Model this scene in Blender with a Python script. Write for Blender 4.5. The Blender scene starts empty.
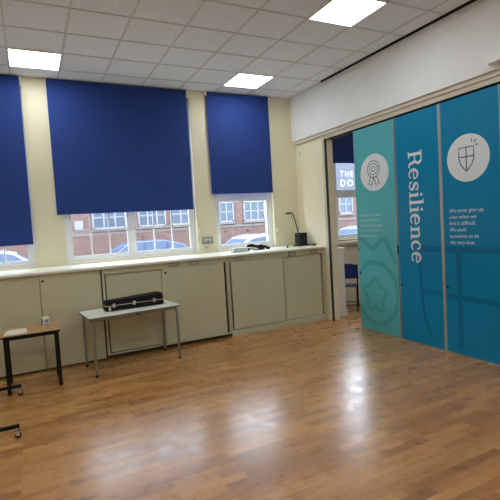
import bpy, bmesh, math, random
from mathutils import Vector, Matrix
random.seed(7)
C = bpy.context.scene.collection
S = bpy.context.scene
PI = math.pi

# ---------------------------------------------------------------- camera
cam_data = bpy.data.cameras.new('camera')
cam = bpy.data.objects.new('camera', cam_data); C.objects.link(cam)
right = Vector((0.8932075, -0.4456887, -0.0595143))
down = Vector((-0.07983798, -0.02694535, -0.9964436))
fwd = Vector((0.44250002, 0.89478239, -0.05965068))
mm = Matrix((right, -down, -fwd)).transposed().to_4x4()
mm.translation = Vector((-4.413, -6.936, 1.7125))
cam.matrix_world = mm
cam_data.sensor_fit = 'HORIZONTAL'; cam_data.sensor_width = 36
cam_data.lens = 36 * 442.14 / 500
cam_data.clip_start = 0.05; cam_data.clip_end = 200
S.camera = cam

# ---------------------------------------------------------------- world and exposure
S.view_settings.view_transform = 'Standard'
S.view_settings.look = 'None'
S.view_settings.gamma = 1
S.view_settings.exposure = 0.8
S.view_settings.use_curve_mapping = False
W = bpy.data.worlds.new('overcast_sky'); S.world = W; W.use_nodes = True
bg = W.node_tree.nodes['Background']
bg.inputs[0].default_value = (0.80, 0.88, 1.0, 1)
bg.inputs[1].default_value = 7.0
LAMP = 8.5        # strength of the ceiling panels

# ---------------------------------------------------------------- materials
def srgb(r, g, b):
    def f(c):
        c /= 255.0
        return c/12.92 if c <= 0.04045 else ((c+0.055)/1.055)**2.4
    return (f(r), f(g), f(b), 1)

def new_mat(name):
    m = bpy.data.materials.new(name); m.use_nodes = True
    nt = m.node_tree
    return m, nt, nt.nodes['Principled BSDF']

def mat(name, col, rough=0.5, metal=0.0, var=0.0, scale=8.0, bump=0.0, bscale=60.0, spec=0.5, coat=0.0, stretch=None):
    m, nt, b = new_mat(name)
    b.inputs['Base Color'].default_value = col
    b.inputs['Roughness'].default_value = rough
    b.inputs['Metallic'].default_value = metal
    b.inputs['Specular IOR Level'].default_value = spec
    b.inputs['Coat Weight'].default_value = coat
    tc = nt.nodes.new('ShaderNodeTexCoord')
    src = tc.outputs['Object']
    if stretch:
        mp = nt.nodes.new('ShaderNodeMapping'); mp.inputs['Scale'].default_value = stretch
        nt.links.new(src, mp.inputs[0]); src = mp.outputs[0]
    if var > 0:
        n = nt.nodes.new('ShaderNodeTexNoise'); n.inputs['Scale'].default_value = scale; n.inputs['Detail'].default_value = 5
        nt.links.new(src, n.inputs['Vector'])
        r = nt.nodes.new('ShaderNodeValToRGB')
        lo = tuple(c*(1-var) for c in col[:3]) + (1,); hi = tuple(min(1, c*(1+var)) for c in col[:3]) + (1,)
        r.color_ramp.elements[0].position = .3; r.color_ramp.elements[1].position = .7
        r.color_ramp.elements[0].color = lo; r.color_ramp.elements[1].color = hi
        nt.links.new(n.outputs[0], r.inputs[0]); nt.links.new(r.outputs[0], b.inputs['Base Color'])
    if bump > 0:
        n2 = nt.nodes.new('ShaderNodeTexNoise'); n2.inputs['Scale'].default_value = bscale; n2.inputs['Detail'].default_value = 3
        nt.links.new(src, n2.inputs['Vector'])
        bp = nt.nodes.new('ShaderNodeBump'); bp.inputs['Strength'].default_value = bump; bp.inputs['Distance'].default_value = 0.01
        nt.links.new(n2.outputs[0], bp.inputs['Height']); nt.links.new(bp.outputs[0], b.inputs['Normal'])
    return m

def emit_mat(name, col, strength):
    m = bpy.data.materials.new(name); m.use_nodes = True
    nt = m.node_tree; nt.nodes.clear()
    o = nt.nodes.new('ShaderNodeOutputMaterial'); e = nt.nodes.new('ShaderNodeEmission')
    e.inputs[0].default_value = col; e.inputs[1].default_value = strength
    nt.links.new(e.outputs[0], o.inputs[0])
    return m

def glass_mat(name, tint=(0.93, 0.96, 0.97, 1), gloss=0.06):
    m = bpy.data.materials.new(name); m.use_nodes = True
    nt = m.node_tree; nt.nodes.clear()
    o = nt.nodes.new('ShaderNodeOutputMaterial'); t = nt.nodes.new('ShaderNodeBsdfTransparent')
    g = nt.nodes.new('ShaderNodeBsdfGlossy'); mx = nt.nodes.new('ShaderNodeMixShader')
    t.inputs[0].default_value = tint; g.inputs['Roughness'].default_value = 0.02
    mx.inputs[0].default_value = gloss
    nt.links.new(t.outputs[0], mx.inputs[1]); nt.links.new(g.outputs[0], mx.inputs[2]); nt.links.new(mx.outputs[0], o.inputs[0])
    return m

def brick_mat(name, c1, c2, mortar, sx=1.0):
    m, nt, b = new_mat(name)
    tc = nt.nodes.new('ShaderNodeTexCoord'); mp = nt.nodes.new('ShaderNodeMapping')
    mp.inputs['Rotation'].default_value = (PI/2, 0, 0)
    br = nt.nodes.new('ShaderNodeTexBrick')
    br.inputs['Color1'].default_value = c1; br.inputs['Color2'].default_value = c2; br.inputs['Mortar'].default_value = mortar
    br.inputs['Scale'].default_value = 1.0; br.inputs['Brick Width'].default_value = .225; br.inputs['Row Height'].default_value = .075
    br.inputs['Mortar Size'].default_value = .006
    nt.links.new(tc.outputs['Object'], mp.inputs[0]); nt.links.new(mp.outputs[0], br.inputs['Vector'])
    nt.links.new(br.outputs[0], b.inputs['Base Color']); b.inputs['Roughness'].default_value = .9
    return m

def floor_mat():
    m, nt, b = new_mat('woodblock_vinyl')
    N = nt.nodes.new; L = nt.links.new
    tc = N('ShaderNodeTexCoord')
    br = N('ShaderNodeTexBrick')
    br.inputs['Color1'].default_value = (0, 0, 0, 1); br.inputs['Color2'].default_value = (1, 1, 1, 1)
    br.inputs['Mortar'].default_value = (.35, .35, .35, 1)
    br.inputs['Scale'].default_value = 1; br.inputs['Brick Width'].default_value = .46; br.inputs['Row Height'].default_value = .078
    br.inputs['Mortar Size'].default_value = .0012; br.inputs['Mortar Smooth'].default_value = .2
    br.offset = .37; br.offset_frequency = 2
    L(tc.outputs['Object'], br.inputs['Vector'])
    # per-block tone plus stretched grain
    mp = N('ShaderNodeMapping'); mp.inputs['Scale'].default_value = (1.2, 30, 1); L(tc.outputs['Object'], mp.inputs[0])
    gr = N('ShaderNodeTexNoise'); gr.inputs['Scale'].default_value = 1.3; gr.inputs['Detail'].default_value = 6; gr.inputs['Distortion'].default_value = .0
    L(mp.outputs[0], gr.inputs['Vector'])
    mix = N('ShaderNodeMath'); mix.operation = 'MULTIPLY_ADD'; L(br.outputs['Color'], mix.inputs[0]); mix.inputs[1].default_value = .42
    sc = N('ShaderNodeMath'); sc.operation = 'MULTIPLY'; L(gr.outputs[0], sc.inputs[0]); sc.inputs[1].default_value = .62
    L(sc.outputs[0], mix.inputs[2])
    ramp = N('ShaderNodeValToRGB'); e = ramp.color_ramp.elements
    e[0].position = .18; e[0].color = srgb(136, 88, 42); e[1].position = .85; e[1].color = srgb(212, 156, 94)
    k = e.new(.5); k.color = srgb(178, 122, 64)
    L(mix.outputs[0], ramp.inputs[0]); L(ramp.outputs[0], b.inputs['Base Color'])
    # worn sheen: roughness mottling and scuffs
    wn = N('ShaderNodeTexNoise'); wn.inputs['Scale'].default_value = 9; wn.inputs['Detail'].default_value = 8; L(tc.outputs['Object'], wn.inputs['Vector'])
    rr = N('ShaderNodeMapRange'); rr.inputs['From Min'].default_value = .3; rr.inputs['From Max'].default_value = .7
    rr.inputs['To Min'].default_value = .20; rr.inputs['To Max'].default_value = .42
    L(wn.outputs[0], rr.inputs['Value']); L(rr.outputs[0], b.inputs['Roughness'])
    b.inputs['Specular IOR Level'].default_value = .5
    b.inputs['Coat Weight'].default_value = .6; b.inputs['Coat Roughness'].default_value = .23
    bn = N('ShaderNodeTexNoise'); bn.inputs['Scale'].default_value = 22; bn.inputs['Detail'].default_value = 4; L(tc.outputs['Object'], bn.inputs['Vector'])
    bp = N('ShaderNodeBump'); bp.inputs['Strength'].default_value = .08; bp.inputs['Distance'].default_value = .004
    L(bn.outputs[0], bp.inputs['Height']); L(bp.outputs[0], b.inputs['Normal'])
    return m

M = {}
M['floor'] = floor_mat()
M['cream'] = mat('cream_wall_paint', srgb(228, 219, 190), .6, var=.03, scale=3, bump=.15, bscale=90)
M['offwhite'] = mat('offwhite_soffit_paint', srgb(232, 232, 232), .6, var=.02, scale=2)
M['header'] = mat('beige_gloss_woodwork', srgb(206, 194, 176), .4)
M['gloss'] = mat('cream_gloss_woodwork', srgb(228, 220, 194), .35)
M['cab'] = mat('olive_cream_cabinet_paint', srgb(206, 202, 174), .38, var=.03, scale=2.5)
M['kick'] = mat('dark_kickboard', srgb(52, 42, 34), .6)
M['gap'] = mat('gap_shade', srgb(30, 26, 20), .8)  # dark colour stands in for the shade inside gaps and slots
M['counter'] = mat('white_laminate_worktop', srgb(232, 230, 214), .3, var=.02)
M['tile'] = mat('mineral_fibre_ceiling_tile', srgb(236, 240, 246), .9, var=.05, scale=30, bump=.4, bscale=220)
M['tbar'] = mat('grey_ceiling_grid_bar', srgb(214, 214, 214), .5)
M['upvc'] = mat('white_upvc_frame', srgb(232, 234, 238), .3)
M['glass'] = glass_mat('window_glass')
M['blind'] = mat('royal_blue_blind_fabric', srgb(20, 54, 128), .8, var=.04, scale=4, bump=.2, bscale=300)
M['white'] = mat('white_plastic', srgb(235, 235, 230), .35)
M['chain'] = mat('cream_bead_chain', srgb(232, 222, 190), .4)
M['lamp'] = emit_mat('led_panel_diffuser', (.90, .97, 1.0, 1), LAMP)
M['teal'] = mat('teal_print_laminate', srgb(86, 174, 180), .38, spec=.3)
M['tealdark'] = mat('darker_teal_print', srgb(68, 156, 162), .38, spec=.3)
M['blue'] = mat('petrol_blue_print_laminate', srgb(0, 126, 170), .34, spec=.25)
M['bluedark'] = mat('darker_blue_print', srgb(0, 106, 150), .34, spec=.25)
M['print_white'] = mat('pale_grey_print', srgb(220, 224, 228), .45)
M['print_tealtext'] = mat('pale_teal_print', srgb(176, 214, 210), .45)
M['icon'] = mat('dark_teal_icon_print', srgb(28, 92, 104), .45)
M['alu'] = mat('brushed_aluminium_strip', srgb(178, 176, 172), .38, metal=.6)
M['steel'] = mat('grey_painted_steel_tube', srgb(140, 138, 130), .35, metal=.5)
M['greytop'] = mat('pale_grey_laminate_top', srgb(230, 232, 222), .35, var=.02)
M['edge'] = mat('grey_table_edging', srgb(120, 118, 110), .5)
M['beech'] = mat('beech_desk_laminate', srgb(184, 140, 94), .4, var=.1, scale=3, stretch=(2, 20, 1))
M['black'] = mat('black_powder_coat', srgb(10, 10, 11), .6, spec=.3)
M['blackcase'] = mat('black_case_shell', srgb(8, 8, 9), .6, spec=.25, bump=.2, bscale=200)
M['chrome'] = mat('bright_metal', srgb(205, 205, 205), .25, metal=.8)
M['paper'] = mat('white_paper', srgb(225, 222, 208), .8)
M['printgrey'] = mat('grey_blue_print', srgb(130, 136, 160), .6)
M['brassy'] = mat('card_holder_metal', srgb(84, 80, 74), .4, metal=.3)
M['card'] = mat('label_card', srgb(196, 196, 190), .7)
M['greybox'] = mat('pale_grey_carton', srgb(200, 204, 200), .6)
M['socketmetal'] = mat('brushed_steel_socket', srgb(150, 148, 146), .4, metal=.6)
M['chairblue'] = mat('blue_chair_plastic', srgb(22, 44, 120), .45)
M['brick'] = brick_mat('red_brick_facade', srgb(100, 72, 66), srgb(78, 56, 52), srgb(98, 88, 84))
M['asphalt'] = mat('asphalt', srgb(74, 74, 78), .9, var=.08, scale=3)
M['paving'] = mat('concrete_paving', srgb(110, 108, 106), .9, var=.05, scale=2)
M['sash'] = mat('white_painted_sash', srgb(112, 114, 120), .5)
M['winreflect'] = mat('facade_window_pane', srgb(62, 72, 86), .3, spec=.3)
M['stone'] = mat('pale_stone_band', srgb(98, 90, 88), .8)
M['signboard'] = mat('lilac_grey_sign_board', srgb(62, 64, 76), .6)
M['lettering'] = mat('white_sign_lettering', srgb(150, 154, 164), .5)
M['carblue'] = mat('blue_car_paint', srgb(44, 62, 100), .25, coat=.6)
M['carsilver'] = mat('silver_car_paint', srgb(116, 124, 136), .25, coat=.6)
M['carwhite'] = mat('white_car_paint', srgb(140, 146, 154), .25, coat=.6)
M['cardark'] = mat('dark_blue_car_paint', srgb(40, 54, 90), .25, coat=.6)
M['carglass'] = mat('tinted_car_glass', srgb(66, 84, 112), .1, spec=.9)
M['tyre'] = mat('rubber_tyre', srgb(30, 30, 32), .8)
M['red'] = mat('red_lens', srgb(190, 30, 30), .3)

# ---------------------------------------------------------------- mesh helpers
class MB:
    def __init__(self): self.v = []; self.f = []
    def quad(self, *p):
        i = len(self.v); self.v += [tuple(q) for q in p]; self.f.append(tuple(range(i, i+len(p)))); return self
    def box(self, x0, x1, y0, y1, z0, z1):
        i = len(self.v)
        self.v += [(x0,y0,z0),(x1,y0,z0),(x1,y1,z0),(x0,y1,z0),(x0,y0,z1),(x1,y0,z1),(x1,y1,z1),(x0,y1,z1)]
        for f in ((0,3,2,1),(4,5,6,7),(0,1,5,4),(1,2,6,5),(2,3,7,6),(3,0,4,7)): self.f.append(tuple(i+k for k in f))
        return self
    def prism(self, pts, axis, a, b):
        """extrude a 2-D outline along an axis: x -> (y,z), y -> (x,z), z -> (x,y)"""
        def P(p, t):
            return {'x': (t, p[0], p[1]), 'y': (p[0], t, p[1]), 'z': (p[0], p[1], t)}[axis]
        n = len(pts); i = len(self.v)
        self.v += [P(p, a) for p in pts] + [P(p, b) for p in pts]
        self.f.append(tuple(i+k for k in range(n))[::-1]); self.f.append(tuple(i+n+k for k in range(n)))
        for k in range(n):
            j = (k+1) % n; self.f.append((i+k, i+j, i+n+j, i+n+k))
        return self
    def tube(self, path, r, seg=10, closed=False):
        path = [Vector(p) for p in path]; n = len(path); rings = []
        prev = None
        for k in range(n):
            if closed: t = (path[(k+1) % n]-path[k-1]).normalized()
            else:
                a = path[max(0, k-1)]; b = path[min(n-1, k+1)]; t = (b-a).normalized()
            if prev is None:
                u = t.orthogonal().normalized()
            else:
                u = (prev - t*prev.dot(t)).normalized()
            prev = u; w = t.cross(u)
            rr = r[k] if isinstance(r, (list, tuple)) else r
            i = len(self.v)
            for s in range(seg):
                a = 2*PI*s/seg; self.v.append(tuple(path[k]+(u*math.cos(a)+w*math.sin(a))*rr))
            rings.append(i)
        m = n if closed else n-1
        for k in range(m):
            a = rings[k]; b = rings[(k+1) % n]
            for s in range(seg):
                t2 = (s+1) % seg; self.f.append((a+s, a+t2, b+t2, b+s))
        if not closed:
            self.f.append(tuple(rings[0]+s for s in range(seg))[::-1]); self.f.append(tuple(rings[-1]+s for s in range(seg)))
        return self
    def cyl(self, a, b, r, seg=16): return self.tube([a, b], r, seg)
    def build(self, name, material, parent=None, smooth=False, bevel=0.0):
        me = bpy.data.meshes.new(name); me.from_pydata(self.v, [], self.f); me.update()
        bm = bmesh.new(); bm.from_mesh(me); bmesh.ops.recalc_face_normals(bm, faces=bm.faces); bm.to_mesh(me); bm.free()
        me.materials.append(material)
        o = bpy.data.objects.new(name, me); C.objects.link(o)
        if parent is not None: o.parent = parent
        if smooth:
            for p in me.polygons: p.use_smooth = True
            try: me.set_sharp_from_angle(angle=math.radians(40))
            except Exception: pass
        if bevel > 0:
            b = o.modifiers.new('bevel', 'BEVEL'); b.width = bevel; b.segments = 2; b.limit_method = 'ANGLE'
        return o

def tag(o, label, cat, group=None, kind=None):
    if label: o['label'] = label
    if cat: o['category'] = cat
    if group: o['group'] = group
    if kind: o['kind'] = kind
    return o
def thing(name, label, cat, loc=(0,0,0), rotz=0, group=None):
    o = bpy.data.objects.new(name, None); C.objects.link(o)
    o.location = loc; o.rotation_euler = (0, 0, rotz); o.empty_display_size = .1
    return tag(o, label, cat, group)
def struct(o, label=None):
    o['kind'] = 'structure'
    if label: o['label'] = label
    return o
def copy_tree(o, parent=None):
    c = o.copy(); C.objects.link(c); c.parent = parent
    for ch in list(o.children): copy_tree(ch, c)
    return c
def arc(cx, cy, r, a0, a1, n):
    return [(cx+r*math.cos(math.radians(a0+(a1-a0)*k/n)), cy+r*math.sin(math.radians(a0+(a1-a0)*k/n))) for k in range(n+1)]

# ---------------------------------------------------------------- room shell
H = 3.928
XL, YF, XR = -8.2, -9.3, 5.2
struct(MB().box(XL, XR, YF, .0, -.1, 0).build('floor', M['floor']), 'brown woodblock effect floor')

OPEN = [(-6.40, -4.36, 1.28, 3.80), (-3.95, -1.93, 1.28, 3.80), (-1.58, -.46, 1.28, 3.80), (.93, 2.95, 1.28, 3.80)]
def holed_wall(x0, x1, z0, z1, y0, y1, holes):
    m = MB(); x = x0
    for (a, b, c, d) in holes:
        m.box(x, a, y0, y1, z0, z1); m.box(a, b, y0, y1, z0, c); m.box(a, b, y0, y1, d, z1); x = b
    m.box(x, x1, y0, y1, z0, z1)
    return m
struct(holed_wall(XL, XR, -.1, H+.3, 0, .34, OPEN).build('wall_back', M['cream']), 'cream wall with the tall windows')
struct(MB().box(XL-.2, XL, YF, .34, -.1, H+.3).build('wall_left', M['cream']))
struct(MB().box(XL-.2, XR+.2, YF-.2, YF, -.1, H+.3).build('wall_front', M['cream']))
struct(MB().box(XR, XR+.2, YF, .34, -.1, H+.3).build('wall_far', M['cream']))
# wall between the two rooms: soffit above the partition, wall pieces each side of the opening
YJ, YE = -.93, -4.72
struct(MB().box(0, .26, YF, 0, 3.14, H+.3).build('wall_right', M['offwhite']), 'pale soffit wall above the folding partition')
struct(MB().box(.06, .20, YJ+.16, 0, 0, 3.14).box(.06, .20, YF, YE, 0, 3.14).build('wall_side', M['cream']))
# header and mouldings under the soffit
h = MB(); h.box(.045, .215, YE, YJ+.16, 3.028, 3.14); h.box(.025, .045, YE, 0, 3.085, 3.14); h.box(.034, .046, YE, YJ+.16, 3.020, 3.045)
struct(h.build('trim_1', M['header'], bevel=.004), 'beige header moulding over the partition track')
struct(MB().box(.06, .20, YE, YJ+.02, 3.012, 3.028).build('trim_2', M['gap']), 'dark track slot under the header')
h = MB(); h.box(.035, .185, YJ+.02, YJ+.16, 0, 3.055); h.box(.02, .06, YJ+.045, YJ+.125, 0, 3.055); h.box(.02, .06, YJ+.005, YJ+.03, 0, 3.055)
struct(h.build('trim_3', M['gloss'], bevel=.004), 'cream door frame post at the end of the partition')
struct(MB().box(.05, .165, YJ-.035, YJ+.02, 0.004, 3.02).build('trim_7', M['gloss']), 'pale inner face of the frame post')
struct(MB().box(.03, .05, YJ-.036, YJ+.004, 0.004, 3.02).build('trim_4', mat('dark_green_seal', srgb(24, 40, 38), .6)), 'dark seal strip down the frame post')
# ceiling with a shadow gap along the soffit wall
c = MB(); c.box(XL, -.05, YF, 0, H, H+.05); c.box(-.05, 0, -.97, 0, H, H+.05); c.box(.26, XR, YF, 0, H, H+.05)
struct(c.build('ceiling', M['tile']), 'grey suspended tile ceiling')
struct(MB().box(-.12, .02, YF, -.97, H+.12, H+.16).box(-.12, -.08, YF, -.97, H+.05, H+.12).box(-.12, .02, -.99, -.95, H+.05, H+.16).box(-.006, .0, YF, -.97, H-.012, H+.12).build('ceiling_gap_blocker', M['gap']))  # added dark channel: blocks the sky leak and paints the gap's shade
TX, TY, T = -4.4785, -.4018, .598
g = MB(); zb = H-.006
for k in range(-7, 8):
    x = TX+k*T
    if XL < x < -.05: g.box(x-.012, x+.012, YF, 0, zb, H)
for k in range(0, 16):
    y = TY-k*T
    if y > YF: g.box(XL, -.051, y-.012, y+.012, zb, H)
g.box(XL, 0, -.022, 0, zb, H); g.box(-.022, 0, -.97, 0, zb, H)
for k in range(0, 9):
    g.box(.8+k*T, .824+k*T, YF, 0, zb, H)
for k in range(0, 15):
    y = TY-k*T; g.box(.26, XR, y-.012, y+.012, zb, H)
struct(g.build('trim_5', M['tbar']), 'ceiling grid bars')
struct(MB().box(.20, XR, -.02, 0, 0, .12).build('baseboard_back', M['gloss']))
struct(MB().box(XL, 0, -.012, 0, 1.262, 1.285).build('trim_6', M['gloss']), 'bead along the wall above the worktop')

# ---------------------------------------------------------------- windows
def window(n, x0, x1, lights, transoms, hbar=True, extra=None, bars=2):
    z0, z1 = 1.28, 3.80; y0, y1 = .075, .135
    fr = MB(); w = .065
    fr.box(x0, x0+w, y0, y1, z0, z1); fr.box(x1-w, x1, y0, y1, z0, z1)
    fr.box(x0+w, x1-w, y0, y1, z0, z0+w); fr.box(x0+w, x1-w, y0, y1, z1-w, z1)
    # mullions
    xs = [x0+w] + [a for a in lights] + [x1-w]
    for a in lights: fr.box(a-.03, a+.03, y0, y1, z0+w, z1-w)
    root = struct(fr.build('window_%d' % n, M['upvc'], bevel=.004))
    edges = [x0+w] + sum([[a-.03, a+.03] for a in lights], []) + [x1-w]
    zs = [z0+w] + sum([[t-.04, t+.04] for t in transoms], []) + [z1-w]
    tr = MB()
    for t in transoms:
        for a, b in zip(edges[::2], edges[1::2]): tr.box(a, b, y0-.004, y1, t-.04, t+.04)
    tr.build('transom', M['upvc'], root)
    for a, b in zip(edges[::2], edges[1::2]):
        for j, (c, d) in enumerate(zip(zs[::2], zs[1::2])):
            s = .035
            sm = MB().box(a, a+s, y0+.01, y1-.01, c, d).box(b-s, b, y0+.01, y1-.01, c, d).box(a+s, b-s, y0+.01, y1-.01, c, c+s).box(a+s, b-s, y0+.01, y1-.01, d-s, d)
            sash = sm.build('sash', M['upvc'], root)
            if bars:
                gb = MB()
                for k in range(1, bars+1):
                    xx = a+s+(b-a-2*s)*k/(bars+1); gb.box(xx-.011, xx+.011, .095, .118, c+s, d-s)
                if hbar and j == 0: gb.box(a+s, b-s, .094, .119, 1.735, 1.76)
                gb.build('glazing_bar', M['upvc'], sash)
            MB().box(a+s, b-s, .104, .108, c+s, d-s).build('glass_pane', M['glass'], sash)
    MB().box(x0, x1, 0.0, .075, 1.262, 1.29).build('inner_sill', M['gloss'], root)
    MB().box(x0-.04, x1+.04, .135, .40, 1.22, 1.27).build('outer_sill', M['stone'], root)
    return root
window(1, -6.40, -4.36, [-5.38], [2.15])
window(2, -3.95, -1.93, [-2.985], [2.15])
window(3, -1.58, -.46, [], [2.185], bars=0)
window(4, .93, 2.95, [1.94], [2.185], bars=0)

# ---------------------------------------------------------------- roller blinds
def blind(x0, x1, zb, label, chain_x=None, chain_z=1.6, zt=3.92, group='blue roller blinds over the windows'):
    root = thing('roller_blind', label, 'blind', ((x0+x1)/2, 0, zb), 0, group)
    m = MB(); hw = (x1-x0)/2; yy = -.040
    # fabric with a very slight wave so it hangs like cloth
    nx, nz = 16, 10
    def Y(u, v): return yy - .002*math.sin(u*9+x0)*(1-v)
    for a in range(nx):
        for b in range(nz):
            u0, u1, v0, v1 = a/nx, (a+1)/nx, b/nz, (b+1)/nz
            P = lambda u, v, d: (-hw+2*hw*u, Y(u, v)+d, (zt-zb-.02)*v)
            m.quad(P(u0,v0,0), P(u1,v0,0), P(u1,v1,0), P(u0,v1,0)); m.quad(P(u0,v0,.0015), P(u0,v1,.0015), P(u1,v1,.0015), P(u1,v0,.0015))
    m.build('fabric', M['blind'], root)
    MB().box(-hw, hw, yy-.006, yy+.006, -.012, .016).build('bottom_bar', M['blind'], root, bevel=.003)
    MB().cyl((-hw, -.034, zt-zb-.03), (hw, -.034, zt-zb-.03), .024, 14).build('roller_tube', M['blind'], root, smooth=True)
    for s in (-1, 1): MB().box(min(s*hw, s*(hw+.012)), max(s*hw, s*(hw+.012)), -.07, -.002, zt-zb-.065, zt-zb).build('bracket', M['white'], root)
    if chain_x is not None:
        cx = chain_x-(x0+x1)/2; t = zt-zb-.03; b = chain_z-zb
        ch = MB().tube([(cx-.012, -.03, t), (cx-.012, -.012, b+.03), (cx-.006, -.012, b+.005), (cx+.006, -.012, b+.005), (cx+.012, -.012, b+.03), (cx+.012, -.03, t)], .003, 6)
        cc = ch.build('bead_chain', M['chain'], root, smooth=True)
        MB().box(cx-.016, cx+.016, -.026, -.0, b-.03, b+.045).build('chain_holder', M['white'], cc, bevel=.004)
    return root
blind(-6.50, -4.375, 1.615, 'blue roller blind pulled down over the leftmost window, cut by the photo edge', -4.325, 1.62)
blind(-4.04, -1.985, 2.01, 'wide royal blue roller blind over the big middle window above the instrument case', -1.895, 1.63)
blind(-1.645, -.48, 2.25, 'narrower royal blue roller blind on the window nearest the room corner', -.415, 1.56)
blind(.86, 3.0, 2.78, 'dark blue roller blind seen through the gap, in the room beyond the partition', None)

# ---------------------------------------------------------------- ceiling lights
def ceiling_light(cx, cy):
    root = thing('ceiling_light', '', 'light', (cx, cy, H-.006), 0, 'square light panels set into the tile ceiling')
    a = .298
    fm = MB()
    for (x0, x1, y0, y1) in ((-a, a, -a, -a+.014), (-a, a, a-.014, a), (-a, -a+.014, -a+.014, a-.014), (a-.014, a, -a+.014, a-.014)):
        fm.box(x0, x1, y0, y1, -.008, .0)
    fm.build('frame', M['white'], root)
    MB().box(-a+.014, a-.014, -a+.014, a-.014, -.005, -.001).build('diffuser', M['lamp'], root)
    return root
lx = [TX-4.5*T, TX+.5*T, TX+5.5*T]
ly = [TY-.5*T, TY-4.5*T, TY-8.5*T, TY-12.5*T]
for i, x in enumerate(lx):
    for j, y in enumerate(ly):
        o = ceiling_light(x, y)
        if (i, j) == (1, 0): o['label'] = 'square white ceiling light panel at the far left, above the strip of wall between blinds'
        elif (i, j) == (2, 0): o['label'] = 'small looking white ceiling light panel above the narrow blind near the corner'
        elif (i, j) == (2, 1): o['label'] = 'large bright ceiling light panel nearest the soffit, cut by the top photo edge'
        else: o['label'] = 'white ceiling light panel outside the photo, %s row, %s from the windows' % (('far left', 'middle', 'partition side')[i], ('first', 'second', 'third', 'fourth')[j])
for x, y in ((2.6, -2.6), (1.8, -4.6), (4.0, -2.6)):  # unseen panels added to brighten the next room
    o = ceiling_light(x, y); o['label'] = 'unseen added light panel in the room beyond the partition, %s the windows' % ('away from' if y < -3 else 'near' if x < 3 else 'far along')

# ---------------------------------------------------------------- worktop and cabinets
wt = MB()
prof = [(0, 1.222), (0, 1.262), (-.82, 1.262), (-.835, 1.255), (-.838, 1.242), (-.835, 1.228), (-.82, 1.222)]
wt.prism(prof, 'x', -8.2, .058)
tag(wt.build('worktop', M['counter']), 'long cream white worktop running under the windows over the cabinets', 'worktop')

YC = -.79
def holder(parent, x, z, y):
    hf = MB(); w, hh = .068, .027
    hf.box(x-w, x+w, y-.006, y, z-hh, z-hh+.007).box(x-w, x+w, y-.006, y, z+hh-.005, z+hh).box(x-w, x-w+.007, y-.006, y, z-hh, z+hh).box(x+w-.007, x+w, y-.006, y, z-hh, z+hh)
    f = hf.build('label_holder', M['brassy'], parent)
    MB().box(x-w+.007, x+w-.007, y-.003, y, z-hh+.007, z+hh-.005).build('card', M['card'], f)

# left unit: flush boards
cb = thing('storage_cabinet', 'plain flush panelled cabinet end at the left, with a small dark finger hole', 'cabinet', (-4.9, -.4, 0), 0)
ox, oy = 4.9, .4
def cbox(x0, x1, y0, y1, z0, z1, ox, oy): return MB().box(x0+ox, x1+ox, y0+oy, y1+oy, z0, z1)
cbox(-6.4, -3.61, -.76, -.02, .03, 1.222, ox, oy).build('carcass', M['cab'], cb)
cbox(-4.346, -3.622, YC, -.76, .022, 1.218, ox, oy).build('front_panel', M['cab'], cb, bevel=.003)
cbox(-6.4, -4.354, YC, -.76, .022, 1.218, ox, oy).build('front_panel', M['cab'], cb, bevel=.003)
cbox(-6.4, -3.605, -.75, -.1, .0, .03, ox, oy).build('kickboard', M['kick'], cb)
MB().cyl((-4.315+ox, YC+oy-.002, 1.14), (-4.315+ox, YC+oy+.004, 1.14), .022, 18).build('finger_hole_ring', M['card'], cb, smooth=True)
MB().cyl((-4.315+ox, YC+oy-.003, 1.14), (-4.315+ox, YC+oy+.004, 1.14), .015, 18).build('finger_hole', M['gap'], cb, smooth=True)
# middle unit
cb = thing('storage_cabinet', 'middle cream cabinet with two large sliding doors, behind the silver legged table', 'cabinet', (-2.67, -.4, 0), 0)
ox = 2.67
m_ = MB()
for b in ((-3.596, -3.566, YC+.0, -.03, .05, 1.222), (-1.79, -1.77, YC, -.03, .05, 1.222), (-3.566, -1.79, -.05, -.03, .05, 1.222), (-3.566, -1.79, YC+.02, -.05, .05, .07)):
    m_.box(b[0]+ox, b[1]+ox, b[2]+oy, b[3]+oy, b[4], b[5])
m_.build('carcass', M['cab'], cb)
cbox(-3.566, -1.79, YC, YC+.022, 1.15, 1.222, ox, oy).build('top_rail', M['cab'], cb, bevel=.002)
cbox(-3.548, -2.73, YC+.030, YC+.048, .075, 1.143, ox, oy).build('sliding_door', M['cab'], cb, bevel=.003)
d2 = cbox(-2.785, -1.83, YC+.004, YC+.024, .072, 1.146, ox, oy).build('sliding_door', M['cab'], cb, bevel=.003)
MB().cyl((-2.73+ox, YC+.002+oy, 1.085), (-2.73+ox, YC+.006+oy, 1.085), .018, 16).build('finger_pull', M['brassy'], d2, smooth=True)
cbox(-3.566, -1.79, YC+.002, YC+.05, .05, .07, ox, oy).build('bottom_rail', M['cab'], cb)
cbox(-3.596, -1.77, -.74, -.1, 0, .05, ox, oy).build('kickboard', M['kick'], cb)
cbox(-1.83, -1.79, YC+.06, YC+.07, .07, 1.15, ox, oy).build('gap_shade', M['gap'], cb)  # dark strips paint the shade beside the sliding doors
cbox(-3.566, -3.548, YC+.05, YC+.06, .07, 1.15, ox, oy).build('gap_shade', M['gap'], cb)
for x in (-2.60, -2.30): holder(cb, x+ox, 1.19, YC+oy)
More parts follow.
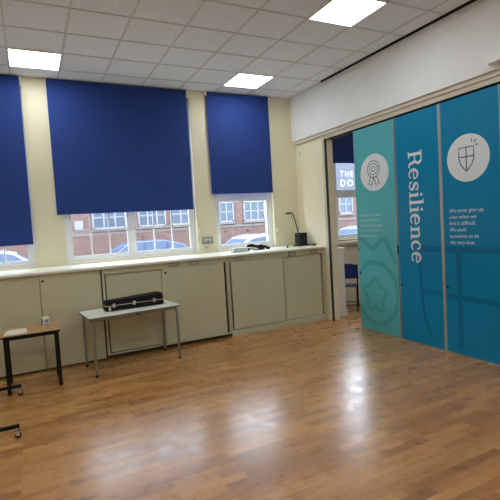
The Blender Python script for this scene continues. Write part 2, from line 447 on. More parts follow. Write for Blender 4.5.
# right unit
cb = thing('storage_cabinet', 'right cream cabinet reaching the partition frame, with a full plinth at the floor', 'cabinet', (-.86, -.4, 0), 0)
ox = .86
m_ = MB()
for b in ((-1.762, -1.742, YC, -.03, .08, 1.222), (-.01, .055, YC, -.03, .08, 1.222), (-1.742, -.01, -.05, -.03, .08, 1.222), (-1.742, -.01, YC+.02, -.05, .08, .10)):
    m_.box(b[0]+ox, b[1]+ox, b[2]+oy, b[3]+oy, b[4], b[5])
m_.build('carcass', M['cab'], cb)
cbox(-1.742, -.01, YC, YC+.022, 1.145, 1.222, ox, oy).build('top_rail', M['cab'], cb, bevel=.002)
d2 = cbox(-1.715, -.785, YC+.002, YC+.020, .105, 1.14, ox, oy).build('sliding_door', M['cab'], cb, bevel=.003)
d3 = cbox(-.775, -.035, YC+.030, YC+.046, .105, 1.14, ox, oy).build('sliding_door', M['cab'], cb, bevel=.003)
cbox(-.035, -.01, YC+.05, YC+.06, .1, 1.145, ox, oy).build('gap_shade', M['gap'], cb)  # painted shade in the gap by the right door
cbox(-.797, -.785, YC-.002, YC+.020, .105, 1.14, ox, oy).build('seam_shade_strip', mat('door_seam_shade', srgb(168, 160, 130), .5), d2)  # darker strip added to paint the seam line between the doors
cbox(-1.762, .055, YC-.012, YC+.02, .0, .08, ox, oy).build('plinth', M['cab'], cb, bevel=.003)
for x in (-1.57, -.62, -.19): holder(cb, x+ox, 1.182, YC+oy)

# ---------------------------------------------------------------- folding partition
XP = .06     # face of the panels
LETTER = {}
def ribbon(m, pts, w, x0=0.0, th=.0012, closed=False, clip=None):
    """flat printed stroke in the panel plane (h = -y, z)"""
    n = len(pts); L = []; R_ = []
    m.k = getattr(m, 'k', 0)+1; th = th+.00006*m.k
    for k in range(n):
        if closed: a = pts[k-1]; b = pts[(k+1) % n]
        else: a = pts[max(0, k-1)]; b = pts[min(n-1, k+1)]
        d = Vector((b[0]-a[0], b[1]-a[1])); d = d.normalized() if d.length > 0 else Vector((1, 0))
        nn = Vector((-d.y, d.x)); ww = (w[k] if isinstance(w, (list, tuple)) else w)/2
        p = Vector(pts[k][:2]); L.append(p+nn*ww); R_.append(p-nn*ww)
    if clip:
        for p in L+R_: p.x = min(max(p.x, clip[0]), clip[1])
    for k in range(n if closed else n-1):
        j = (k+1) % n
        if clip and len({round(q.x, 5) for q in (L[k], L[j], R_[k], R_[j])}) == 1: continue
        m.prism([(-L[k].x, L[k].y), (-L[j].x, L[j].y), (-R_[j].x, R_[j].y), (-R_[k].x, R_[k].y)], 'x', x0-th, x0)
    return m
def poly(m, pts, x0=0.0, th=.0012): m.prism([(-p[0], p[1]) for p in pts], 'x', x0-th, x0); return m
def ell(cx, cy, rx, ry, a0, a1, n=20):
    return [(cx+rx*math.cos(math.radians(a0+(a1-a0)*k/n)), cy+ry*math.sin(math.radians(a0+(a1-a0)*k/n))) for k in range(n+1)]

# serif glyphs, em units, x along the text, y up from the baseline: list of (points, widths)
def glyph(ch):
    TH, SE, TN = .115, .05, .055    # stem, serif, thin stroke
    if ch == 'R':
        return .70, [([(.15,0),(.15,.70)], TH), ([(.02,.025),(.30,.025)], SE), ([(.02,.675),(.30,.675)], SE),
                     ([(.15,.675),(.36,.675)], TN), ([(.15,.345),(.36,.345)], TN),
                     (ell(.36,.51,.16,.165,90,-90), [TN+.06*math.sin(PI*k/20) for k in range(21)]),
                     ([(.36,.345),(.44,.33),(.49,.25),(.51,.12),(.56,.035),(.64,.03),(.69,.07)], [.05,.09,.115,.11,.09,.06,.035])]
    if ch == 'e':
        w = []
        for k in range(31):
            a = k/30; w.append(.05+.06*math.sin(PI*min(1, a*1.05))**2)
        return .50, [(ell(.255,.245,.19,.22,5,320,30), w), ([(.09,.262),(.43,.262)], TN)]
    if ch == 's':
        pts = [(.38,.36),(.33,.44),(.23,.465),(.13,.43),(.115,.35),(.17,.29),(.26,.25),(.35,.20),(.375,.12),(.31,.045),(.21,.022),(.11,.06),(.075,.15)]
        return .45, [(pts, [.04,.05,.055,.07,.09,.105,.11,.10,.085,.06,.05,.05,.04]), ([(.385,.33),(.385,.47)], .04), ([(.07,.17),(.07,.01)], .04)]
    if ch == 'i':
        return .30, [([(.155,0),(.155,.46)], TH), ([(.03,.44),(.16,.44)], SE), ([(.02,.025),(.29,.025)], SE), (ell(.15,.62,.03,.03,0,360,12), .062)]
    if ch == 'l':
        return .30, [([(.155,0),(.155,.72)], TH), ([(.03,.70),(.16,.70)], SE), ([(.02,.025),(.29,.025)], SE)]
    if ch == 'n':
        return .60, [([(.15,0),(.15,.46)], TH), ([(.03,.44),(.16,.44)], SE), ([(.02,.025),(.28,.025)], SE),
                     ([(.18,.34),(.24,.43),(.32,.455),(.40,.43),(.44,.35),(.445,.25),(.445,0)], [.04,.055,.07,.10,.11,TH,TH]), ([(.33,.025),(.57,.025)], SE)]
    if ch == 'c':
        w = [.05+.06*math.sin(PI*k/30)**2 for k in range(31)]
        return .47, [(ell(.25,.245,.185,.22,45,320,30), w), (ell(.355,.37,.022,.022,0,360,10), .05)]
    return .3, []

def panel(y0, y1, matl, label, hgt=3.0, z0=.012, nm='partition_panel'):
    """one leaf; local frame: y=0 is the left edge in the photo, running to -w"""
    w = y0-y1
    root = thing(nm, label, 'partition panel', (XP, y0, 0), 0, 'leaves of the folding partition')
    MB().box(0, .06, -w+.004, -.004, z0, hgt).build('board', matl, root, bevel=.003)
    MB().box(-.003, .063, -.009, -.0, z0-.002, hgt+.002).box(-.003, .063, -w, -w+.009, z0-.002, hgt+.002).box(-.001, .062, -w, 0, z0-.01, z0).build('edge_strip', M['alu'], root)
    return root, w
def dot(root, h, z, r=.016):
    MB().cyl((-.004, -h, z), (.001, -h, z), r, 16).build('lock', M['black'], root, smooth=True)

# panel 1
p1, w1 = panel(-1.62, -2.44, M['teal'], 'pale teal partition panel with a rosette badge in a grey circle, beside the gap')
b = MB(); poly(b, ell(.415, 2.335, .285, .262, 0, 360, 64)[:-1], 0, .0012)
circ = b.build('printed_circle', M['print_white'], p1)
b = MB()
cx, cz = .405, 2.385
sc = []
for k in range(96):
    a = 2*PI*k/96; r = .112+.010*abs(math.sin(a*6)); sc.append((cx+r*math.cos(a), cz+r*math.sin(a)))
ribbon(b, sc, .012, -.0012, .0012, True)
ribbon(b, ell(cx, cz, .078, .078, 0, 360, 40)[:-1], .010, -.0012, .0012, True)
ribbon(b, ell(cx, cz, .034, .034, 0, 360, 24)[:-1], .010, -.0012, .0012, True)
for s in (-1, 1):
    ribbon(b, [(cx+s*.055, cz-.105), (cx+s*.115, cz-.215), (cx+s*.075, cz-.205), (cx+s*.05, cz-.24), (cx+s*.0, cz-.12)], .012, -.0012)
b.build('rosette_icon', M['icon'], circ)
b = MB()
ribbon(b, ell(.36, .59, .43, .45, 0, 360, 90)[:-1], .075, 0, .0008, True, (.012, .788))
star = []
for k in range(60):
    a = 2*PI*k/60; f = abs(((k/60*5) % 1)-.5)*2
    r = .15+.095*f; star.append((.335+r*1.0*math.sin(a), .55+r*1.08*math.cos(a)))
ribbon(b, star, .055, 0, .0008, True)
ribbon(b, [(.02,1.36),(.08,1.385),(.14,1.36),(.26,1.26),(.32,1.235),(.38,1.26),(.50,1.37),(.56,1.375),(.61,1.34),(.77,1.05)], .075, 0, .0008, clip=(.012, .788))
b.build('ghost_print', M['tealdark'], p1)
dot(p1, .022, 1.22); dot(p1, .03, .86)

# panel 2
p2, w2 = panel(-2.455, -3.165, M['blue'], 'blue partition panel with the word Resilience running down it')
b = MB(); em = .315; pos = 0
for ch in 'Resilience':
    adv, strokes = glyph(ch)
    for k, (pts, w) in enumerate(strokes):
        # rotated clockwise: text x runs down, letter tops point to the right of the photo
        q = [(.222+em*p[1], 2.52-em*(p[0]+pos)) for p in pts]
        ww = [v*em for v in w] if isinstance(w, list) else w*em
        ribbon(b, q, ww, 0, .0010+.00005*k)
    pos += adv
b.build('printed_word', M['print_white'], p2)
print('word length', pos*em)
b = MB()
ribbon(b, [(.36,1.22),(.362,.9),(.38,.55),(.43,.3),(.52,.12)], .05, 0, .0008)
ribbon(b, [(.335,1.26),(.69,1.26)], .075, 0, .0008); ribbon(b, [(.37,.72),(.69,.70)], .06, 0, .0008)
b.build('ghost_print', M['bluedark'], p2)
dot(p2, .035, .76)
MB().box(-.012, .0, .0, .016, 1.17, 1.30).build('latch', M['black'], p2)

# panel 3
p3, w3 = panel(-3.19, -3.94, M['blue'], 'blue partition panel with a shield badge in a grey circle and a short text')
b = MB(); poly(b, ell(.355, 2.305, .270, .266, 0, 360, 64)[:-1]); circ = b.build('printed_circle', M['print_white'], p3)
b = MB(); cx, cz = .34, 2.31
out = [(cx-.095, cz+.115), (cx+.095, cz+.115), (cx+.095, cz-.01), (cx+.075, cz-.07), (cx+.03, cz-.125), (cx, cz-.155), (cx-.03, cz-.125), (cx-.075, cz-.07), (cx-.095, cz-.01)]
ribbon(b, out, .013, -.0012, .0012, True); ribbon(b, [(cx, cz+.115), (cx, cz-.15)], .013, -.0012); ribbon(b, [(cx-.095, cz+.01), (cx+.095, cz+.01)], .013, -.0012)
for a, c_ in (((cx+.075, cz+.16), (cx+.072, cz+.195)), ((cx+.105, cz+.155), (cx+.13, cz+.185)), ((cx+.12, cz+.125), (cx+.155, cz+.125))): ribbon(b, [a, c_], .011, -.0012)
b.build('shield_icon', M['icon'], circ)
b = MB()
ribbon(b, [(0,1.26),(.74,1.26)], .075, 0, .0008); ribbon(b, [(0,.70),(.74,.68)], .06, 0, .0008); ribbon(b, [(.20,1.26),(.20,.06)], .07, 0, .0008)
b.build('ghost_print', M['bluedark'], p3)
dot(p3, .035, .80)
MB().box(-.006, .0, -.002, .022, .0, 3.0).build('edge_strip', M['alu'], p3)
# panel 4 mostly outside the frame
p4, w4 = panel(-3.955, -4.71, M['blue'], 'plain blue partition panel at the right edge of the photo')

def text_mesh(body, size, shear=0.0, sp=1.0):
    cu = bpy.data.curves.new('txt', 'FONT'); cu.body = body; cu.size = size; cu.shear = shear; cu.extrude = .0006; cu.space_line = 1.22; cu.space_character = sp; cu.resolution_u = 2
    o = bpy.data.objects.new('txt', cu); C.objects.link(o)
    bpy.context.view_layer.update()
    dg = bpy.context.evaluated_depsgraph_get()
    me = bpy.data.meshes.new_from_object(o.evaluated_get(dg)); bpy.data.objects.remove(o)
    return me
def print_text(parent, name, body, size, h, z, matl, shear=.3, x=-.001):
    me = text_mesh(body, size, shear); me.name = name; me.materials.clear(); me.materials.append(matl)
    # text plane x,y -> panel plane (-y, z)
    me.transform(Matrix(((0, 0, -1, x), (-1, 0, 0, -h), (0, 1, 0, z), (0, 0, 0, 1))))
    o = bpy.data.objects.new(name, me); C.objects.link(o); o.parent = parent
    return o
print_text(p1, 'printed_text', 'We have dreams\nand aspirations\nfor the future and\nare determined to\nachieve them.', .062, .075, 1.715, M['print_tealtext'])
print_text(p3, 'printed_text', 'We never give up,\neven when we\nfind it difficult.\nWe push\nourselves to be\nthe very best.', .061, .085, 1.70, M['print_white'])

# ---------------------------------------------------------------- wall fittings
def rot_part(o, m4): o.data.transform(m4)
# conduit along the soffit top
r = thing('cable_trunking', 'thin white conduit running along the top of the soffit wall under the ceiling', 'conduit', (0, 0, 0))
MB().tube([(-.012, -1.0, 3.862), (-.012, -2.78, 3.862)], .009, 10).build('conduit', M['white'], r, smooth=True)
MB().tube([(-.012, -2.86, 3.862), (-.012, -8.5, 3.862)], .009, 10).build('conduit', M['white'], r, smooth=True)
MB().cyl((-.02, -2.77, 3.868), (-.02, -2.87, 3.868), .021, 16).build('coupling', M['white'], r, smooth=True)
# presence detector on the header
r = thing('motion_detector', 'white rounded detector box fixed to the soffit at the right photo edge', 'sensor', (0, -3.99, 3.235))
m_ = MB(); pr = [(-.095,-.035),(-.08,-.055),(.08,-.055),(.095,-.035),(.095,.03),(.08,.05),(-.08,.05),(-.095,.03)]
m_.prism(pr, 'x', -.075, 0); m_.build('housing', M['white'], r, bevel=.012)
MB().prism([(p[0]*.8, p[1]*.6-.012) for p in pr], 'x', -.09, -.074).build('lens', M['white'], r, bevel=.01)
# little disc on the wall beside the frame
r = thing('wall_sensor', 'small round white sensor high on the wall by the room corner', 'sensor', (.06, -.14, 2.915))
MB().cyl((-.022, 0, 0), (0, 0, 0), .04, 24).build('base', M['white'], r, smooth=True)
MB().cyl((-.034, 0, 0), (-.02, 0, 0), .022, 20).build('button', M['white'], r, smooth=True)
# double socket
r = thing('wall_socket', 'double metal socket on the wall strip between the two windows', 'socket', (-1.765, 0, 1.475))
MB().box(-.095, .095, -.03, 0, -.055, .055).build('back_box', M['socketmetal'], r, bevel=.005)
for s in (-1, 1):
    MB().box(s*.045-.032, s*.045+.032, -.034, -.028, -.03, .035).build('outlet', M['card'], r, bevel=.002)
    MB().box(s*.018-.008, s*.018+.008, -.038, -.034, .008, .03).build('switch', M['white'], r)
    mp_ = MB()
    for dx, dz in ((0, .012), (-.012, -.012), (.012, -.012)): mp_.box(s*.05+dx-.004, s*.05+dx+.004, -.0352, -.0338, dz-.005, dz+.005)
    mp_.build('pin_hole', M['black'], r)
# small spur below it
r = thing('cable_clip', 'small dark cable clip on the wall just below the metal socket', 'clip', (-1.79, 0, 1.36))
MB().box(-.02, .02, -.012, 0, -.008, .008).build('clip_body', M['socketmetal'], r, bevel=.003)

# ---------------------------------------------------------------- things on the worktop
ZW = 1.262
r = thing('document_camera', 'black desktop document camera with thin raised arm on the worktop by the corner', 'document camera', (-.125, -.30, ZW))
MB().box(-.07, .095, -.09, .07, .022, .235).build('body', M['black'], r, bevel=.01)
MB().box(-.10, .105, -.10, .08, .004, .024).build('base_plate', M['black'], r, bevel=.004)
for sx, sy in ((-.09, -.09), (.095, -.09), (-.09, .07), (.095, .07)): MB().cyl((sx, sy, 0), (sx, sy, .006), .012, 10).build('foot', M['black'], r)
a_ = MB().tube([(-.045, -.02, .22), (-.06, -.02, .30), (-.10, -.02, .45), (-.135, -.02, .565), (-.15, -.02, .59), (-.175, -.02, .60), (-.21, -.02, .595)], .0095, 8).build('arm', M['black'], r, smooth=True)
MB().box(-.275, -.20, -.045, .005, .572, .600).build('camera_head', M['black'], a_, bevel=.006)
MB().tube([(-.165, -.02, .59), (-.175, -.022, .56), (-.168, -.02, .52), (-.16, -.02, .50)], .004, 6).build('cable', M['black'], a_, smooth=True)
MB().tube([(.09, -.07, .02), (.14, -.13, .018), (.19, -.20, .014)], .009, 8).cyl((.185, -.19, 0), (.185, -.19, .03), .02, 12).build('support_leg', M['black'], r, smooth=True)

r = thing('cable_bundle', 'tangled heap of black cable with a plug on the worktop below the corner window', 'cable', (-.98, -.30, ZW))
m_ = MB(); pts = []
for k in range(150):
    t = k/149; a = t*2*PI*3.6
    rx = .14+.07*math.sin(a*.37+1); ry = .065+.03*math.cos(a*.53)
    pts.append((rx*math.cos(a)+.02*math.sin(a*1.7), ry*math.sin(a), .03+.035*t+.035*math.sin(a*.9)))
pts = [(p[0], p[1], max(.012, p[2])) for p in pts]
m_.tube(pts, .012, 7); m_.build('cable', M['black'], r, smooth=True)
MB().box(-.245, -.175, -.05, -.0, .0, .035).build('plug', M['black'], r, bevel=.006)
MB().box(.16, .22, -.03, .02, .0, .03).build('plug', M['black'], r, bevel=.006)
MB().box(.03, .09, -.02, .03, .055, .085).build('adaptor', M['blackcase'], r, bevel=.005)

r = thing('carton', 'flat pale grey carton on the worktop beside the tangled black cable', 'box', (-1.40, -.46, ZW), .05)
MB().box(-.125, .125, -.06, .06, 0, .066).build('box_body', M['greybox'], r, bevel=.004)
MB().box(-.127, .127, -.062, .062, .05, .069).build('lid', M['greybox'], r, bevel=.003)
r = thing('rubber_stopper', 'tiny dark stopper lying on the worktop left of the document camera', 'stopper', (-.47, -.42, ZW))
MB().cyl((0, 0, 0), (0, 0, .016), .018, 14).build('stopper_base', M['black'], r, smooth=True)
MB().cyl((0, 0, .016), (0, 0, .026), .010, 12).build('knob', M['black'], r, smooth=True)

# ---------------------------------------------------------------- silver-legged table with the instrument case
ang = math.radians(5.5)
TT = (-3.33, -1.155, 0)
r = thing('classroom_table', 'pale grey topped table on bent grey steel legs against the cabinets', 'table', TT, ang)
hw, hd, zt = .575, .30, .715
rc = .03
out = arc(hw-rc, hd-rc, rc, 0, 90, 5)+arc(-hw+rc, hd-rc, rc, 90, 180, 5)+arc(-hw+rc, -hd+rc, rc, 180, 270, 5)+arc(hw-rc, -hd+rc, rc, 270, 360, 5)
MB().prism(out, 'z', zt-.003, zt).build('tabletop', M['greytop'], r)
MB().prism([(p[0]*1.004, p[1]*1.006) for p in out], 'z', zt-.024, zt-.003).build('top_edging', M['edge'], r)
MB().box(-hw+.07, hw-.07, -hd+.045, -hd+.065, zt-.055, zt-.024).box(-hw+.07, hw-.07, hd-.065, hd-.045, zt-.055, zt-.024).build('apron_rail', M['steel'], r)
for s in (-1, 1):
    x = s*(hw-.045)
    MB().tube([(x, -hd+.07, zt-.042), (x, hd-.07, zt-.042)], .0125, 10).build('end_rail', M['steel'], r, smooth=True)
    for t in (-1, 1):
        y = t*(hd-.035)
        path = [(x, y-t*.075, zt-.040), (x, y-t*.045, zt-.044), (x, y-t*.020, zt-.058), (x, y-t*.006, zt-.082), (x, y, zt-.115), (x, y+t*.004, .02)]
        lg = MB().tube(path, .0155, 12).build('leg', M['steel'], r, smooth=True)
        MB().cyl((x, y+t*.004, 0), (x, y+t*.004, .026), .017, 12).build('rubber_foot', M['black'], lg, smooth=True)
MB().cyl((.02, -hd+.03, zt-.045), (.02, -hd+.03, zt-.02), .012, 10).build('stacking_stud', M['black'], r)

cs = thing('instrument_case', 'long black instrument case with silver trim and latches lying on the grey table', 'case', (-3.27, -1.10, zt), ang)
# outline in plan, slightly wider at the right-hand end
L2 = .375
def outline(grow=0.0):
    pl = [(-L2, -.075), (-L2+.02, -.09), (-.05, -.10), (L2-.03, -.125), (L2, -.10), (L2, .10), (L2-.03, .12), (-.05, .10), (-L2+.02, .085), (-L2, .07)]
    return [(p[0]*(1+grow), p[1]*(1+grow*3)) for p in pl]
def taper(o, z0, k):
    for v in o.data.vertices:
        if v.co.z > z0+.001: v.co.z += (v.co.x+L2)*k; v.co.x *= .985; v.co.y *= .95
o = MB().prism(outline(), 'z', .004, .066).build('case_bottom', M['blackcase'], cs, bevel=.01)
o = MB().prism(outline(), 'z', .074, .128).build('case_lid', M['blackcase'], cs, bevel=.012); taper(o, .074, .035)
MB().prism(outline(.006), 'z', .065, .075).build('metal_trim', M['chrome'], cs)
for x in (-.28, -.02, .24):
    lt = MB().box(x-.018, x+.018, -.128 if x > .1 else -.108, -.095, .048, .096).build('latch', M['chrome'], cs, bevel=.002)
hp = [(.14+.10*math.cos(PI+PI*k/10), -.118-.035*math.sin(PI*k/10), .044) for k in range(11)]
MB().tube(hp, .009, 8).build('handle', M['blackcase'], cs, smooth=True)
MB().box(-.345, -.315, -.101, -.08, .01, .062).build('corner_guard', M['chrome'], cs, bevel=.003)
for x in (-.3, .3):
    for y in (-.06, .06): MB().cyl((x, y, 0), (x, y, .006), .012, 10).build('stud_foot', M['black'], cs)

# ---------------------------------------------------------------- small beech desk
r = thing('small_desk', 'small beech topped desk on black square legs at the left of the room', 'desk', (-4.485, -1.265, 0))
hw, hd, zt = .295, .265, .650
MB().box(-hw, hw, -hd, hd, zt-.004, zt).build('desktop', M['beech'], r)
MB().box(-hw-.001, hw+.001, -hd-.001, hd+.001, zt-.024, zt-.004).build('top_edging', M['black'], r, bevel=.002)
MB().box(-hw+.03, hw-.03, -hd+.045, -hd+.065, zt-.055, zt-.024).box(-hw+.03, hw-.03, hd-.065, hd-.045, zt-.055, zt-.024).box(-hw+.03, -hw+.05, -hd+.05, hd-.05, zt-.055, zt-.024).box(hw-.05, hw-.03, -hd+.05, hd-.05, zt-.055, zt-.024).build('frame', M['black'], r)
for sx in (-1, 1):
    for sy in (-1, 1):
        x, y = sx*(hw-.035), sy*(hd-.05)
        lg = MB().box(x-.018, x+.018, y-.018, y+.018, .012, zt-.024).build('leg', M['black'], r)
        MB().box(x-.020, x+.020, y-.020, y+.020, 0, .02).build('rubber_foot', M['black'], lg)

pp = MB()
pp.box(-.105, .105, -.15, .15, 0, .002)
o = pp.build('paper_sheet', M['paper']); o.location = (-4.625, -1.30, zt); o.rotation_euler = (0, 0, .06)
o.data.transform(Matrix.Scale(.9, 4))
tag(o, 'white sheet of paper lying on the left half of the small beech desk', 'paper')
o = MB().box(-.09, .09, -.13, .13, 0, .0016).build('paper_sheet', M['paper']); o.location = (-4.655, -1.33, zt+.002); o.rotation_euler = (0, 0, -.12)
tag(o, 'smaller top sheet of paper, slightly turned, on the sheet on the small desk', 'paper')
bx = thing('card_box', 'small white box with grey print standing on the small beech desk', 'box', (-4.325, -1.17, zt), .25)
bx.scale = (1.2, 1.2, 1.15)
MB().box(-.032, .032, -.028, .028, 0, .085).build('carton', M['paper'], bx, bevel=.004)
q_ = MB().box(-.024, .024, -.0292, -.0282, .012, .024).box(-.02, .02, -.0292, -.0282, .034, .058)
q_.box(-.01, .022, -.0292, -.0282, .062, .070)
q_.build('print', M['printgrey'], bx)
MB().box(-.0332, -.0318, -.02, .02, .012, .07).build('dark_side_patch', M['kick'], bx)  # darker patch on the left side of the box

# ---------------------------------------------------------------- castored stand, left edge
r = thing('mobile_stand', 'black mobile stand foot bars on castors poking in at the left edge', 'stand', (-5.05, -2.13, 0))
for y in (-.57, .57):
    bar = MB().box(-.42, .43, y-.015, y+.015, .088, .118).build('foot_bar', M['black'], r, bevel=.004)
    for x in (-.40, .405):
        k_ = MB().tube([(x, y, .088), (x, y, .07)], .012, 10).box(x-.012, x+.022, y-.02, y-.015, .025, .072).box(x-.012, x+.022, y+.015, y+.02, .025, .072).box(x-.012, x+.022, y-.02, y+.02, .066, .074).build('castor_fork', M['chrome'], bar)
        MB().cyl((x+.006, y-.012, .027), (x+.006, y+.012, .027), .027, 20).build('wheel', M['black'], k_, smooth=True)
    MB().box(-.02, .02, y-.015, y+.015, .118, 1.75).build('upright', M['black'], r)
for z in (.15, 1.70): MB().box(-.015, .015, -.555, .555, z, z+.03).build('crossbar', M['black'], r)

# ---------------------------------------------------------------- room beyond the partition
r = thing('low_cupboard', 'pale cupboard end with white skirting seen through the partition gap', 'cupboard', (.33, -.39, 0))
MB().box(-.125, .13, -.37, .385, .0, 1.16).build('carcass', M['white'], r)
MB().box(-.127, .15, -.39, .385, 1.16, 1.20).build('top_board', M['white'], r, bevel=.006)
MB().box(-.127, .145, -.388, -.37, 0, .115).box(.13, .145, -.37, .36, 0, .115).build('skirting', M['white'], r, bevel=.004)
MB().box(.48, 3.2, -.10, -.0, 1.20, 1.25).build('window_board', M['gloss'])
tag(bpy.data.objects['window_board'], 'cream window board under the window of the room beyond', 'window board')

def chair(loc, rot, label):
    r = thing('folding_chair', label, 'chair', loc, rot, 'blue chairs in the room beyond the partition')
    for s in (-1, 1):
        x = s*.20
        MB().tube([(x, -.20, .0), (x, .0, .30), (x, .14, .52), (x, .20, .66), (x, .24, .86)], .011, 8).build('frame_tube', M['black'], r, smooth=True)
        MB().tube([(x*.9, .26, .0), (x*.9, .08, .26), (x*.9, -.10, .43)], .011, 8).build('leg', M['black'], r, smooth=True)
    MB().tube([(-.18, .19, .10), (.18, .19, .10)], .009, 8).tube([(-.19, -.13, .10), (.19, -.13, .10)], .009, 8).build('stretcher', M['black'], r, smooth=True)
    m = MB(); n = 8
    ptsx = [(-.2+.4*k/n, .0) for k in range(n+1)]
    so = [(-.185, -.18), (.185, -.18), (.20, -.05), (.19, .16), (-.19, .16), (-.20, -.05)]
    m.prism(so, 'z', .43, .452); m.build('seat', M['chairblue'], r, bevel=.01)
    # curved backrest
    m = MB(); nb = 10
    for k in range(nb):
        t0, t1 = k/nb*2-1, (k+1)/nb*2-1
        def P(t, zz, d): return (t*.215, .20+(zz-.62)*.16+.035*(1-t*t)+d, zz)
        za0, za1 = .84+.04*(1-t0*t0), .84+.04*(1-t1*t1)
        i = len(m.v)
        m.v += [P(t0,.60,0), P(t1,.60,0), P(t1,za1,0), P(t0,za0,0), P(t0,.60,.016), P(t1,.60,.016), P(t1,za1,.016), P(t0,za0,.016)]
        fs = [(0,1,2,3), (4,7,6,5), (3,2,6,7), (0,4,5,1)]
        if k == 0: fs.append((0,3,7,4))
        if k == nb-1: fs.append((1,5,6,2))
        for f in fs: m.f.append(tuple(i+a for a in f))
    m.build('backrest', M['chairblue'], r, smooth=True)
    return r
chair((.86, -.30, 0), math.radians(140), 'blue folding chair with black tube frame, nearer the cupboard end')
chair((1.22, -.72, 0), math.radians(160), 'blue folding chair half hidden behind the teal partition panel')

# ---------------------------------------------------------------- outside
struct(MB().box(-30, 34, .34, 60, -.25, -.12).build('ground', M['asphalt']), 'street outside')
struct(MB().box(-30, 34, .34, 3.2, -.12, -.02).box(-30, 34, 10.2, 12, -.12, -.02).build('ground_pavement', M['paving']))

bd = thing('brick_building', 'red brick building across the street seen through the windows', 'building', (0, 12, 0))
MB().box(-22, 26, .0, 8, -.2, 6.0).build('brick_wall', M['brick'], bd)
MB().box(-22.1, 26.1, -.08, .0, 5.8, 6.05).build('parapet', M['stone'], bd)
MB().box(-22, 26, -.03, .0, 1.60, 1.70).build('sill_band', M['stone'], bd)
def bwin(x0, x1, z0, z1, nx, nz):
    f = MB(); w = .06
    f.box(x0, x1, -.05, .02, z0, z0+w).box(x0, x1, -.05, .02, z1-w, z1).box(x0, x0+w, -.05, .02, z0, z1).box(x1-w, x1, -.05, .02, z0, z1)
    for k in range(1, nx):
        x = x0+(x1-x0)*k/nx; f.box(x-.03, x+.03, -.045, .02, z0, z1)
    for k in range(1, nz):
        z = z0+(z1-z0)*k/nz; f.box(x0, x1, -.04, .02, z-.025, z+.025)
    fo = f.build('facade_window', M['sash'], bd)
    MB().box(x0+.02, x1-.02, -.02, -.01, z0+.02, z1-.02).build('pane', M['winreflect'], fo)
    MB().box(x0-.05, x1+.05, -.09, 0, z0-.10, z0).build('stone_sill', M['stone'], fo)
for (a, b_, nx) in ((-8.6, -7.4, 2), (-6.6, -5.4, 2), (-4.9, -3.6, 2), (-2.1, -.75, 3), (-.25, .95, 3), (1.15, 2.1, 2), (3.45, 4.2, 2), (4.72, 5.85, 3), (7.0, 8.2, 2), (8.7, 9.8, 2)):
    bwin(a, b_, 1.85, 2.78, nx, 2)
for x in range(-9, 9, 2): bwin(x+.2, x+1.3, 4.3, 5.6, 2, 2)
bwin(10.35, 11.25, 1.95, 2.95, 2, 2); bwin(12.0, 13.2, 1.95, 2.95, 2, 2)
MB().box(-2.78, -2.46, -.03, -.0, 1.86, 2.22).build('notice_board', M['sash'], bd)
for x in (-.1, 4.9, 3.75): MB().cyl((x, -.05, 1.42), (x, 0, 1.42), .05, 10).build('wall_vent', M['kick'], bd)
sg = MB().box(9.6, 13.4, -.08, 0, 3.05, 4.75).build('sign_board', M['signboard'], bd)
def fac_text(body, size, x, z):
    me = text_mesh(body, size, 0, 1.3); me.name = 'sign_letters'; me.materials.clear(); me.materials.append(M['lettering'])
    me.transform(Matrix(((1, 0, 0, x), (0, 0, -1, -.085), (0, 1, 0, z), (0, 0, 0, 1))))
    o = bpy.data.objects.new('sign_letters', me); C.objects.link(o); o.parent = sg
fac_text('THE', .42, 10.45, 3.90); fac_text('DO', .52, 10.43, 3.38)

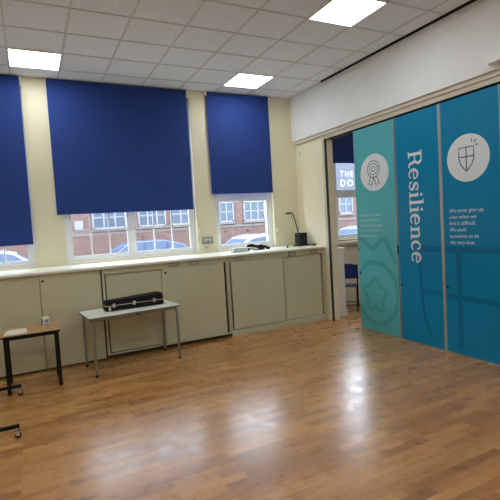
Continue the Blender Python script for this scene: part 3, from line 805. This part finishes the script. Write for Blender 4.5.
def car(x, y, rot, paint, label, van=False, sc=1.0):
    r = thing('parked_car', label, 'car', (x, y, -.12), rot, 'cars parked along the street'); r.scale = (sc, sc, sc)
    if not van:
        body = [(-2.1,.30),(-2.12,.62),(-2.0,.82),(-1.45,.93),(1.05,.96),(1.75,.86),(2.08,.68),(2.12,.32),(1.75,.26),(-1.8,.26)]
        cab = [(-1.40,.93),(-.72,1.40),(-.3,1.47),(.55,1.46),(1.15,1.30),(1.70,.90),(1.05,.94)]
        gl = [(-1.22,.95),(-.70,1.34),(-.3,1.40),(.52,1.39),(1.05,1.26),(1.48,.94)]
    else:
        body = [(-2.3,.35),(-2.3,.85),(-1.9,1.05),(2.3,1.05),(2.35,.35),(1.8,.28),(-1.8,.28)]
        cab = [(-1.9,1.05),(-1.35,1.75),(-1.1,1.86),(2.2,1.86),(2.3,1.05)]
        gl = [(-1.7,1.10),(-1.25,1.66),(2.0,1.68),(2.05,1.10)]
    MB().prism(body, 'y', -.86, .86).build('car_body', paint, r, bevel=.06)
    o = MB().prism(cab, 'y', -.74, .74).build('cabin', paint, r, bevel=.05)
    gm = MB().prism(gl, 'y', -.752, .752)
    gm.build('side_windows', M['carglass'], r)
    # pillars across the side glass
    pm = MB()
    for px in ((-.15, .62) if not van else (-.55, .75)):
        pm.box(px-.035, px+.035, -.762, .762, gl[0][1]-.02, gl[2][1] if not van else 1.68)
    pm.build('pillar', paint, r)
    # windscreen and rear screen
    a, b_ = (cab[0], cab[1]); c_, d_ = cab[-3 if not van else -2], cab[-2 if not van else -1]
    for (p, q) in ((a, b_), (c_, d_)):
        dx, dz = q[0]-p[0], q[1]-p[1]; n_ = Vector((-dz, dx)).normalized()*.012
        if n_.x*((p[0]+q[0])/2) < 0: n_ = -n_
        s0 = (p[0]+dx*.12+n_.x, p[1]+dz*.12+n_.y); s1 = (p[0]+dx*.88+n_.x, p[1]+dz*.88+n_.y)
        MB().quad((s0[0], -.62, s0[1]), (s1[0], -.60, s1[1]), (s1[0], .60, s1[1]), (s0[0], .62, s0[1])).quad((s0[0]-n_.x, -.62, s0[1]-n_.y), (s1[0]-n_.x, -.60, s1[1]-n_.y), (s1[0]-n_.x, .60, s1[1]-n_.y), (s0[0]-n_.x, .62, s0[1]-n_.y)).build('windscreen', M['carglass'], r)
    for wx in (-1.35, 1.35):
        for wy in (-.80, .80):
            w = MB().cyl((wx, wy-.09, .31), (wx, wy+.09, .31), .31, 24).build('wheel', M['tyre'], r, smooth=True)
            MB().cyl((wx, wy-.095, .31), (wx, wy+.095, .31), .18, 20).build('hub_cap', M['chrome'], w, smooth=True)
    for s in (-.62, .62):
        MB().box(2.04, 2.12, s-.14, s+.14, .62, .74).build('tail_light', M['red'], r, bevel=.02)
        MB().box(-2.13, -2.02, s-.14, s+.14, .60, .72).build('head_light', M['white'], r, bevel=.02)
    return r
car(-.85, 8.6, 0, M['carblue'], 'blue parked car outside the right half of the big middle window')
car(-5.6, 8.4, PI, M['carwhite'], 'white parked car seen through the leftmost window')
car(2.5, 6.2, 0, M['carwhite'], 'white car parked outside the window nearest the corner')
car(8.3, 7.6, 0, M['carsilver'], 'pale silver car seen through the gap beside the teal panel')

# pavement railing outside
r = thing('street_railing', 'low pale metal railing on the pavement outside the windows', 'railing', (0, 3.1, -.02))
MB().tube([(-12, 0, 1.0), (12, 0, 1.0)], .02, 8).tube([(-12, 0, .25), (12, 0, .25)], .015, 8).build('rail', M['steel'], r, smooth=True)
for k in range(-6, 7):
    MB().cyl((k*2.0, 0, 0), (k*2.0, 0, 1.0), .022, 8).build('post', M['steel'], r, smooth=True)
